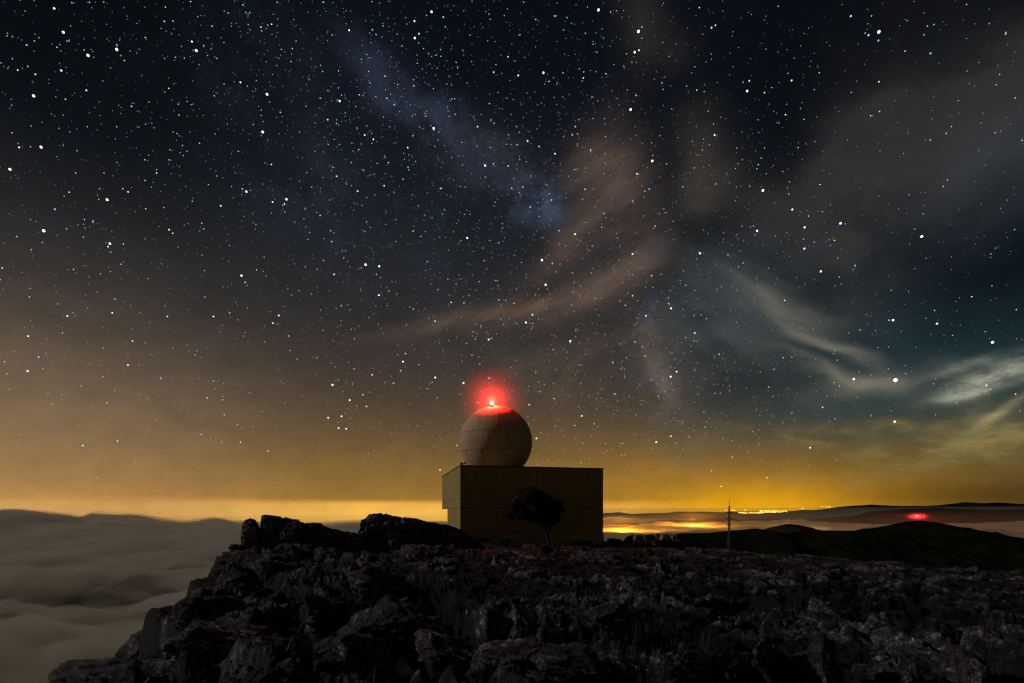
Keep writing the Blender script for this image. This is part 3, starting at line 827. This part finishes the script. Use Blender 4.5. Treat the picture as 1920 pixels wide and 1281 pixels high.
for (a, b_2, c_) in (((1020, 985), (990, 975), (955, 967)), ((1015, 975), (985, 955), (965, 943)), ((1006, 958), (1020, 940), (1030, 930)), ((1022, 990), (1040, 975), (1050, 960)), ((1010, 965), (990, 950), (985, 930))):
    d = random.uniform(-.8, .8)
    tube(bm, [tl(*a), tl(b_2[0], b_2[1], d * .5), tl(c_[0], c_[1], d)], [.06, .045, .02], 6)
bm_obj('limbs', bm, M_bark, tree, True)
def leaf_cloud(rng, clumps, per, size, upbias=.2):
    """needle tufts: thin pointed leaves radiating from twig ends spread through each clump"""
    vs = []; fs = []
    for (c, rx, ry, rzz) in clumps:
        nt_ = int(per * rx * ry * rzz ** .5 * 3)
        for _ in range(max(12, nt_)):
            d = rng.normal(size=3); d /= np.linalg.norm(d); r_ = rng.random() ** .45
            p = np.array(c) + d * r_ * np.array([rx, ry, rzz])
            for _k in range(5):
                q = rng.normal(size=3); q[2] += upbias; q /= np.linalg.norm(q)
                s = np.cross(q, rng.normal(size=3)); s /= np.linalg.norm(s)
                L = size * rng.uniform(.6, 1.3); w = L * .22
                i = len(vs); vs += [p - s * w * .4, p + s * w * .4, p + q * L * .6 + s * w, p + q * L]
                fs.append((i, i + 1, i + 2, i + 3))
    return np.array(vs), np.array(fs)
rng = np.random.default_rng(3)
cl = []
for (px, py, r_) in ((990, 931, 15), (1010, 930, 13), (1026, 934, 11), (972, 940, 9), (963, 947, 8), (951, 966, 7), (961, 969, 7), (974, 966, 9), (985, 950, 14), (1003, 952, 17), (1025, 950, 15),
                     (1043, 945, 11), (1050, 955, 8), (1034, 966, 14), (1020, 972, 12), (1045, 972, 8), (1003, 970, 10), (990, 968, 10), (1035, 980, 7), (980, 924, 7), (1000, 922, 8), (1022, 983, 6), (968, 957, 9)):
    s = r_ / F * TY
    c = tl(px, py, rng.uniform(-1.1, 1.1)); cl.append(((c.x, c.y, c.z), s * 1.05, s * 1.5, s * .85))
v_, f_ = leaf_cloud(rng, cl, 520, .17)
link('crown', mesh_np('crown', v_, f_, False), M_leaf, tree)

# ------------------------------------------------------------------ radio mast at the plateau's edge
MY = 90.0
mast = empty('radio_mast', at(1367.5, 1048, MY))
tag(mast, 'thin dark radio mast with short cross arms beyond the right end of the plateau', 'mast')
H = at(1366, 949, MY).z - mast.location.z
bm = bmesh.new()
legs = [(math.cos(a) * .26, math.sin(a) * .26) for a in (0.5, 2.6, 4.7)]
nb = 15
for (lx, ly) in legs: tube(bm, [(lx, ly, -.6), (lx * .5, ly * .5, H * .72), (lx * .3, ly * .3, H)], [.085, .075, .06], 5)
for k in range(nb):
    za, zb2 = H * k / nb, H * (k + 1) / nb
    for i in range(3):
        p, q = legs[i], legs[(i + 1) % 3]
        fa, fb = 1 - .7 * k / nb, 1 - .7 * (k + 1) / nb
        tube(bm, [(p[0] * fa, p[1] * fa, za), (q[0] * fb, q[1] * fb, zb2)], .04, 4)
bm_obj('lattice', bm, M_dark, mast)
bm = bmesh.new(); tube(bm, [(0, 0, H - .3), (0, 0, H + 1.2)], [.05, .03], 6); bm_obj('whip_aerial', bm, M_dark, mast)
for py_, w in ((961, .42), (973, .62), (984, .36)):
    zz = at(1366, py_, MY).z - mast.location.z
    bm = bmesh.new(); tube(bm, [(-w, 0, zz), (w, 0, zz)], .07, 6)
    tube(bm, [(-w, 0, zz - .1), (-w, 0, zz + .14)], .05, 6); tube(bm, [(w, 0, zz - .1), (w, 0, zz + .14)], .05, 6)
    bm_obj('cross_arm', bm, M_dark, mast)
for (xo, w, h_, lab) in ((-.55, .42, 1.15, 'reddish cabinet left of the mast foot'), (.62, .40, .95, 'smaller reddish cabinet right of the mast foot')):
    cb = empty('cabinet', mast.location + Vector((xo, -1.0, -.1)))
    tag(cb, lab, 'cabinet')
    bm = bmesh.new(); box(bm, -w / 2, w / 2, -.2, .2, 0, h_, .02); bm_obj('body', bm, M_red, cb)
    bm = bmesh.new(); box(bm, -w / 2 + .04, w / 2 - .04, -.225, -.2, .08, h_ - .06, .005); bm_obj('door', bm, M_red, cb)
    bm = bmesh.new(); box(bm, -w / 2 - .03, w / 2 + .03, -.24, .23, h_, h_ + .05, .01); bm_obj('lid', bm, M_metal, cb)

# ------------------------------------------------------------------ rock crags on the skyline
def crag(name, label, profile, Y, base, thick, seed, amp=.16, yaw=0.0):
    """tilted rock slab: front face, crest, back slope; its crest follows the profile"""
    X0 = (profile[0][0] - CX) / F * Y; X1 = (profile[-1][0] - CX) / F * Y
    n = int((X1 - X0) / .045) + 2; m = 130
    xs = np.linspace(X0, X1, n)
    zt = np.interp(xs, [(p[0] - CX) / F * Y for p in profile], [(HOR - p[1]) / F * Y for p in profile])
    v = np.linspace(0, 1, m)
    Vv, U = np.meshgrid(v, np.arange(n), indexing='ij')
    yy = np.interp(Vv, [0, .42, .5, .56, 1], [-.75, -.22, -.08, .10, 1.0]) * thick
    hh = np.interp(Vv, [0, .12, .42, .5, .56, 1], [0, .22, .86, 1, .985, .0])
    X = xs[None, :] + 0 * Vv; Z = base + (zt[None, :] - base) * hh
    ends = np.minimum((X - X0) / .35, (X1 - X) / .35).clip(0, 1) ** .5
    yy = yy * (.25 + .75 * ends)
    Yp = Y + yy + (X - X0) * math.tan(yaw)
    k = np.clip((Vv * 12), 0, 1) * np.clip((1 - Vv) * 12, 0, 1) * (.35 + .65 * np.clip(np.abs(Vv - .5) * 8, 0, 1))
    f1, f2, c, ox, oy = worley(X * .9 + .2 * Z + seed, Z * 1.5 - .35 * X + Yp * .5, seed=seed)
    g1, g2, c2, _, _ = worley(X * 2.4 + Z * .3, Z * 3.1 + .6 * Yp, seed=seed + 1)
    dsp = 1.35 * amp * ((c - .5) * 2.0 - 1.2 * np.exp(-((f2 - f1) / .09) ** 2) + .5 * (c2 - .5) - .45 * np.exp(-((g2 - g1) / .1) ** 2)) + .5 * amp * fbm(X * 2.1, Z * 2.1, Yp * 2.1, octv=5, seed=seed, gain=.6)
    Yp = Yp - dsp * k * np.where(Vv < .5, 1, -1)
    Z = Z + .45 * dsp * k
    Z = Z + .03 * fbm(X * 7, Z * 7, Yp * 7, octv=2, seed=seed + 9)
    me = mesh_np(name, np.stack([X, Yp, Z], -1).reshape(-1, 3), grid_faces(m, n))
    bm = bmesh.new(); bm.from_mesh(me)
    bmesh.ops.holes_fill(bm, edges=[e for e in bm.edges if e.is_boundary], sides=0)
    bmesh.ops.recalc_face_normals(bm, faces=bm.faces)
    bm.to_mesh(me); bm.free()
    o = link(name, me, M_crag); tag(o, label, 'rock')
    return o
crag('rock_pillar', 'upright rounded rock pillar at the far left end of the skyline crags', [(453, 1012), (455, 983), (461, 975), (470, 972), (479, 973), (481, 976), (485, 986), (487, 1006)], 29.6, -3.2, 1.3, 201, .09)
crag('rock_crag', 'long rock slab whose straight crest falls to the right, beside the rock pillar', [(488, 1012), (490, 988), (492, 966), (500, 964), (530, 970), (560, 977), (576, 981), (584, 980), (598, 981), (612, 988), (640, 996), (672, 1002), (690, 1015)], 30.5, -3.3, 1.9, 202, .15, .08)
crag('rock_crag', 'broad jagged rock crag sloping down to the left corner of the building', [(655, 1030), (668, 1005), (677, 990), (676, 976), (686, 971), (694, 962), (712, 961), (735, 966), (770, 972), (810, 979), (838, 984), (862, 992), (885, 1008), (905, 1022)], 32.5, -3.2, 2.6, 203, .20, .12)

# ------------------------------------------------------------------ boulders
def ico(sub):
    bm = bmesh.new(); bmesh.ops.create_icosphere(bm, subdivisions=sub, radius=1)
    v = np.array([x.co[:] for x in bm.verts]); f = np.array([[q.index for q in p.verts] for p in bm.faces]); bm.free()
    return v, f
ICO = {k: ico(k) for k in (4, 5, 6)}
def rock_mesh(name, sub, seed, dims, planes=14, rough=.05):
    v, f = ICO[sub]; r = np.random.default_rng(seed)
    d = v.copy()
    h = np.full(len(d), 1.12)
    for _ in range(planes):                       # cut by planes, as broken rock is
        nrm = r.normal(size=3); nrm /= np.linalg.norm(nrm); off = r.uniform(.62, .95)
        dn = d @ nrm
        h = np.where(dn > .05, np.minimum(h, off / np.maximum(dn, .05)), h)
    p = d * h[:, None]
    s = seed * 3.7
    q = p * 1.6 + s
    p = p * (1 + .10 * fbm(q[:, 0], q[:, 1], q[:, 2], octv=3, seed=seed))[:, None]
    q = p * np.array([3.0, 3.0, 7.0]) + s
    p = p * (1 + rough * fbm(q[:, 0], q[:, 1], q[:, 2] + q[:, 0] * .4, octv=4, seed=seed + 1, gain=.6))[:, None]
    return mesh_np(name, p * np.array(dims) / 2, f)
def plane_y(px, py):
    """depth at which the sight line of the picture point meets the plateau"""
    for Y in np.geomspace(3, 60, 400):
        p = at(px, py, Y)
        if p.z <= ground_z(p.x, p.y): return Y
    return 40.0
heroes = [  # picture x, y of the foot, width and height in picture points, label
    (400, 1262, 215, 82, 'long low slab with a pale lit top, nearest of the big rocks on the left'),
    (541, 1262, 66, 62, 'small blocky rock just right of the long pale slab'),
    (425, 1196, 84, 58, 'pinkish flat topped rock behind the long pale slab'),
    (368, 1176, 130, 54, 'blunt rock nose jutting over the cloud edge above the lowest step'),
    (255, 1238, 135, 48, 'dark rock nose lowest on the cliff edge, over the clouds'),
    (432, 1120, 110, 42, 'rounded rock on the cliff edge halfway up to the skyline crags'),
    (160, 1292, 170, 46, 'dark rounded rock at the bottom left, lowest of the cliff edge rocks'),
    (490, 1082, 84, 40, 'reddish grey rock under the rock pillar at the cliff edge'),
    (525, 1062, 92, 34, 'pale topped rock hump at the foot of the long skyline slab'),
    (612, 1052, 62, 24, 'low pinkish rock between the two skyline crags'),
    (600, 1172, 100, 52, 'dark peaked rock left of the middle of the foreground'),
    (700, 1205, 140, 72, 'tall dark rock hump right of the peaked rock'),
    (705, 1110, 120, 34, 'long narrow ledge with a bright upper edge above the tall rock hump'),
    (645, 1265, 130, 54, 'broken rock with a bright front rim at the lower edge, left of centre'),
    (830, 1240, 130, 46, 'dark tilted block at the lower edge beside the broken rock'),
    (962, 1262, 150, 54, 'ridged rock with a pale peak in the lower middle'),
    (1085, 1275, 150, 50, 'low dark slab sloping away right of the pale peak'),
    (1160, 1180, 110, 40, 'low lumpy rock in the middle distance, centre right'),
    (1288, 1286, 90, 64, 'squarish rock with a pale upper edge at the lower edge, right of centre'),
    (1378, 1290, 100, 72, 'rough tall rock right of the squarish one at the lower edge'),
    (1462, 1295, 100, 84, 'rounded triangular boulder at the lower edge, left one of the pair'),
    (1552, 1295, 96, 84, 'rounded triangular boulder at the lower edge, right one of the pair'),
    (1680, 1288, 80, 50, 'small dark rock right of the pair of triangular boulders'),
    (1760, 1262, 90, 44, 'two humped rock with pale top in the lower right'),
    (1835, 1290, 110, 60, 'slanting pale rock near the lower right corner'),
    (1560, 1160, 80, 34, 'flat topped rock in the right hand stone field'),
    (1700, 1200, 80, 30, 'low wedge shaped rock in the right hand stone field'),
    (1870, 1215, 120, 32, 'broad flat slab at the right edge of the picture'),
]
for i, (px, py, w, h_, lab) in enumerate(heroes):
    if py > 1281: Y = plane_y(px, 1280) * .93
    else: Y = plane_y(px, py)
    p = at(px, py, Y); W = w / F * Y; Hh = h_ / F * Y
    me = rock_mesh('boulder', 6 if Y < 9 else 5, 300 + i, (W * 1.12, W * .95, Hh * 1.9), 15, .10)
    o = link('boulder', me, M_hero); o.location = (p.x, Y + W * .35, max(p.z, ground_z(p.x, Y)) + .02)
    o.rotation_euler = (rad(random.uniform(-6, 6)), rad(random.uniform(2, 12)), 0)
    tag(o, lab, 'rock')

stones = [rock_mesh('stone', 4, 500 + k, (1.0, .85 + .1 * (k % 3), .62 + .1 * (k % 4)), 11, .07) for k in range(9)]
for s_ in stones: s_.materials.append(M_stone)
rs = np.random.default_rng(11); n_st = 0
while n_st < 170:
    Y = 5.0 + 45 * rs.random() ** 1.3; x = (rs.uniform(150, 1990) - CX) / F * Y
    if x < np.interp(Y, EY, EX) + .8: continue
    if -6.5 < x < 12 and Y > 41.5: continue
    if x < -2 and Y > 28: continue
    s = rs.choice([.16, .24, .36, .55, .8], p=[.34, .30, .20, .11, .05]) * (.6 + .022 * Y)
    o = bpy.data.objects.new('stone', stones[n_st % 9]); col.objects.link(o)
    o.location = (x, Y, ground_z(x, Y) + .06 * s + rs.uniform(0, .14))
    o.scale = (s * rs.uniform(.8, 1.4), s, s * rs.uniform(.6, 1.15)); o.rotation_euler = (rs.uniform(-.3, .3), rs.uniform(-.3, .4), rs.uniform(0, 6.3))
    tag(o, 'jagged grey stone among many on the dark rocky slope', 'stone', 'loose stones scattered over the dark plateau')
    n_st += 1

# ------------------------------------------------------------------ low scrub
def shrub(px, Y, w, h_, label, seed):
    x = (px - CX) / F * Y
    e = empty('shrub', (x, Y, ground_z(x, Y) - .05)); tag(e, label, 'shrub')
    r = np.random.default_rng(seed)
    cl = [((r.uniform(-w / 3, w / 3), r.uniform(-w / 3, w / 3), h_ * r.uniform(.3, .7)), w * .26, w * .26, h_ * .36) for _ in range(7)]
    v_, f_ = leaf_cloud(r, cl, 900, .09, .6)
    link('foliage', mesh_np('foliage', v_, f_, False), M_scrub, e)
    bm = bmesh.new()
    for c in cl: tube(bm, [(c[0][0] * .2, c[0][1] * .2, -.1), (c[0][0], c[0][1], c[0][2])], [.025, .008], 5)
    bm_obj('stems', bm, M_bark, e)
shrub(446, 28.5, .9, .7, 'little shrub clinging to the cliff edge left of the rock pillar', 1)
shrub(905, 40.5, 1.5, .7, 'low dark shrub at the left front of the building plinth', 2)
shrub(947, 41.2, .9, .9, 'pointed little shrub in front of the building wall left of the pine', 3)
shrub(1090, 44.0, 1.8, .6, 'low spreading shrub at the building foot right of the pine', 4)
shrub(1150, 49.0, 1.6, .5, 'low shrub just past the right corner of the building', 5)
shrub(1255, 47.0, 2.2, .6, 'wide shrub on the plateau rim between building and mast', 6)
shrub(1310, 45.0, 1.6, .5, 'small shrub on the plateau rim left of the mast', 7)

def dry_grass():
    r = np.random.default_rng(44); vs = []; fs = []
    for _ in range(150):
        Y = 4.2 + 26 * r.random() ** 1.5; x = (r.uniform(250, 1950) - CX) / F * Y
        if x < np.interp(Y, EY, EX) + 1.0 or (x < -2 and Y > 27): continue
        zb = ground_z(x, Y) - .10
        for _k in range(24):
            q = r.normal(size=2) * .08; a = r.uniform(0, 6.28); L = r.uniform(.10, .30); b = r.uniform(.2, .9) * L
            p0 = np.array([x + q[0], Y + q[1], zb]); d = np.array([math.cos(a), math.sin(a), 0]); w = np.array([-d[1], d[0], 0]) * .0035
            i = len(vs); p1 = p0 + d * b * .35 + np.array([0, 0, L * .7 + .1]); p2 = p0 + d * b + np.array([0, 0, L + .1])
            vs += [p0 - w, p0 + w, p1 + w * .8, p1 - w * .8, p2]; fs += [(i, i + 1, i + 2), (i, i + 2, i + 3), (i + 3, i + 2, i + 4)]
    tag(link('dry_grass', mesh_np('dry_grass', np.array(vs), np.array(fs), False), plain('dry_grass_blades', (.045, .042, .028), .95)), 'tufts of dry grass between the rocks', None, None, 'stuff')
dry_grass()

# ------------------------------------------------------------------ lights of the far town and under the fog
M_town = emit('town_lamps', (1.0, .52, .07), 5.0)
rt = np.random.default_rng(8); vs = []; fs = []
OCT = np.array([(1, 0, 0), (-1, 0, 0), (0, 1, 0), (0, -1, 0), (0, 0, 1), (0, 0, -1)], float)
OF = np.array([(0, 2, 4), (2, 1, 4), (1, 3, 4), (3, 0, 4), (2, 0, 5), (1, 2, 5), (3, 1, 5), (0, 3, 5)])
def town(px0, px1, py0, py1, n, Y, s0, s1):
    for _ in range(n):
        px = rt.uniform(px0, px1); py = rt.uniform(py0, py1) + .0 * px
        yy = Y * rt.uniform(.97, 1.03); p = at(px, py, yy); s = rt.uniform(s0, s1) / F * yy
        i = len(vs) * 6; vs.append(OCT * np.array([s * 1.5, s, s * .8]) + np.array(p)); fs.append(OF + i)
town(1385, 1432, 960.5, 963.0, 90, 13000, .35, .8)
town(1425, 1476, 957, 961.2, 110, 13000, .35, .9)
town(1395, 1400, 956, 957.5, 6, 13000, .3, .6)
town(1358, 1384, 955.8, 958.2, 22, 13000, .3, .6)
town(1500, 1512, 953, 954, 6, 9200, .3, .5); town(1540, 1566, 950, 951, 14, 9200, .3, .5)
town(1150, 1205, 957, 960, 3, 9300, .4, .7)
o = link('town_lights', mesh_np('town_lights', np.vstack(vs), np.vstack(fs), False), M_town)
tag(o, 'glittering orange lamps of a far town on the horizon', None, None, 'stuff')
def lamp(name, px, py, Y, power, c, size, parent=None):
    d = bpy.data.lights.new(name, 'POINT'); d.color = c; d.energy = power; d.shadow_soft_size = size
    o = bpy.data.objects.new(name, d); col.objects.link(o)
    o.location = at(px, py, Y)
    return o
lamp('village_lamp', 1165, 977, 2600, 1.3e7, (1, .42, .04), 40)
lamp('village_lamp', 1300, 973, 3300, 1.3e7, (1, .42, .04), 40)
lamp('village_lamp', 1478, 988, 1900, 1.6e6, (1, .6, .2), 25)

# far red beacon
fb = empty('far_beacon', at(1720, 976, 2600)); tag(fb, 'tiny red warning light glowing over the fog behind the right hill', 'beacon')
bm = bmesh.new(); tube(bm, [(0, 0, -30), (0, 0, 17)], [1.2, .6], 6); bm_obj('tower', bm, M_dark, fb)
bm = bmesh.new(); bmesh.ops.create_icosphere(bm, subdivisions=2, radius=3.4, matrix=Matrix.Translation((0, 0, 19.5)))
bm_obj('lamp_glass', bm, emit('far_beacon_lit', (1, .08, .02), 6.0), fb)
ld = bpy.data.lights.new('far_beacon_lamp', 'POINT'); ld.color = (1.0, .012, .02); ld.energy = 2.5e6; ld.shadow_soft_size = 4
lo = bpy.data.objects.new('far_beacon_lamp', ld); col.objects.link(lo); lo.location = (0, -3, 28); lo.parent = fb
mist('far_lit_mist', fb.location + Vector((0, 0, 19)), 60, .006, 'fog glowing red round the far warning light', .32)

# ------------------------------------------------------------------ stars
def sky_dir(px, py):
    return Vector(((px - CX) / F, 1, (HOR - py) / F)).normalized()
def build_stars():
    r = np.random.default_rng(2024); RS = 180000.0
    N = 95000
    d = r.normal(size=(N, 3)); d[:, 2] = np.abs(d[:, 2]); d /= np.linalg.norm(d, axis=1)[:, None]
    mw = np.array(sky_dir(760, 160).cross(sky_dir(1240, 740)).normalized())
    ang = np.degrees(np.arcsin(np.clip(d @ mw, -1, 1)))
    el = np.degrees(np.arcsin(d[:, 2]))
    az = np.degrees(np.arctan2(d[:, 0], d[:, 1]))
    dens = .42 + .5 * np.exp(-(ang / 13.) ** 2)
    dens *= np.clip((el - 1.6) / 6., 0, 1) ** .7
    dens *= 1 - .45 * np.exp(-((az - 38) / 12.) ** 2)
    keep = r.random(N) < dens
    d = d[keep]; el = el[keep]; ang = ang[keep]; n = len(d)
    u = r.random(n)
    px = 1 / (F * 1024 / 1920)                                 # one rendered picture element, in radians
    size = np.where(u < .007, r.uniform(.65, .92, n), np.where(u < .05, r.uniform(.38, .56, n), np.where(u < .30, r.uniform(.32, .42, n), r.uniform(.24, .34, n)))) * px
    br = np.where(u < .007, r.uniform(1.2, 2.4, n), np.where(u < .06, r.uniform(.7, 1.8, n), np.where(u < .30, r.uniform(.25, 1.1, n), .10 + .35 * r.random(n))))
    br *= np.clip(.75 + el / 30., 0, 1.15)
    t = r.random(n)
    white = np.array([1, 1, 1.]); blue = np.array([.14, .45, 1.]); cyan = np.array([.35, .85, 1.]); cream = np.array([1, .90, .72]); pale = np.array([.7, .85, 1.])
    c = np.where((t < .30)[:, None], blue, np.where((t < .42)[:, None], cyan, np.where((t < .62)[:, None], pale, np.where((t < .82)[:, None], white, cream))))
    warm = np.clip(1 - el / 14., 0, 1)[:, None]
    c = c * (1 - .5 * warm) + np.array([1, .92, .75]) * .5 * warm
    c = np.where((u < .007)[:, None], c * .45 + .55, c)
    # the planet low in the right
    sp = [(1679, 713, 1.5, 3.0), (1601, 711, 1.0, 2.5), (1197, 59, 1.1, 3), (1190, 98, .9, 2.0), (1648, 60, 1.05, 3), (77, 276, .95, 2.5), (63, 180, .95, 2.5), (82, 433, 1.1, 3), (206, 457, .95, 2),
          (165, 104, 1.0, 2), (368, 95, .95, 2.4), (1223, 302, 1.05, 2.5), (1539, 509, .95, 2), (1861, 642, 1.05, 3)]
    d = np.vstack([d, [np.array(sky_dir(a, b)) for a, b, _, _ in sp]])
    size = np.concatenate([size, [s * (.82 if s < 1.5 else 1) * px for _, _, s, _ in sp]]); br = np.concatenate([br, [b for *_, b in sp]])
    c = np.vstack([c, np.tile([1, .97, .9], (len(sp), 1))]); n = len(d)
    P = d * RS; S = size * RS
    big = size > .50 * px
    bm = bmesh.new(); bmesh.ops.create_icosphere(bm, subdivisions=1, radius=1)
    IV = np.array([q.co[:] for q in bm.verts]); IF = np.array([[q.index for q in p_.verts] for p_ in bm.faces]); bm.free()
    vb = (P[big][:, None, :] + IV[None] * S[big][:, None, None]).reshape(-1, 3)
    fb_ = (IF[None] + (np.arange(big.sum()) * len(IV))[:, None, None]).reshape(-1, 3)
    vsm = (P[~big][:, None, :] + OCT[None] * S[~big][:, None, None]).reshape(-1, 3)
    fsm = (OF[None] + (np.arange((~big).sum()) * 6)[:, None, None]).reshape(-1, 3) + len(vb)
    me = mesh_np('stars', np.vstack([vb, vsm]), np.vstack([fb_, fsm]), False)
    ca = me.color_attributes.new('star_colour', 'FLOAT_COLOR', 'POINT')
    cc = np.concatenate([c * br[:, None], np.ones((n, 1))], 1)
    cc = np.vstack([np.repeat(cc[big], len(IV), axis=0), np.repeat(cc[~big], 6, axis=0)]).astype(np.float32)
    ca.data.foreach_set('color', cc.ravel())
    m = bpy.data.materials.new('starlight'); m.use_nodes = True; nt = m.node_tree; nt.nodes.clear()
    at_ = node(nt, 'ShaderNodeAttribute'); at_.attribute_name = 'star_colour'
    e = node(nt, 'ShaderNodeEmission'); nt.links.new(at_.outputs['Color'], e.inputs['Color'])
    oo = node(nt, 'ShaderNodeOutputMaterial'); nt.links.new(e.outputs[0], oo.inputs['Surface'])
    m.cycles.emission_sampling = 'NONE'
    o = link('stars', me, m); tag(o, 'thousands of white and blue stars over the whole sky', None, None, 'stuff')
build_stars()
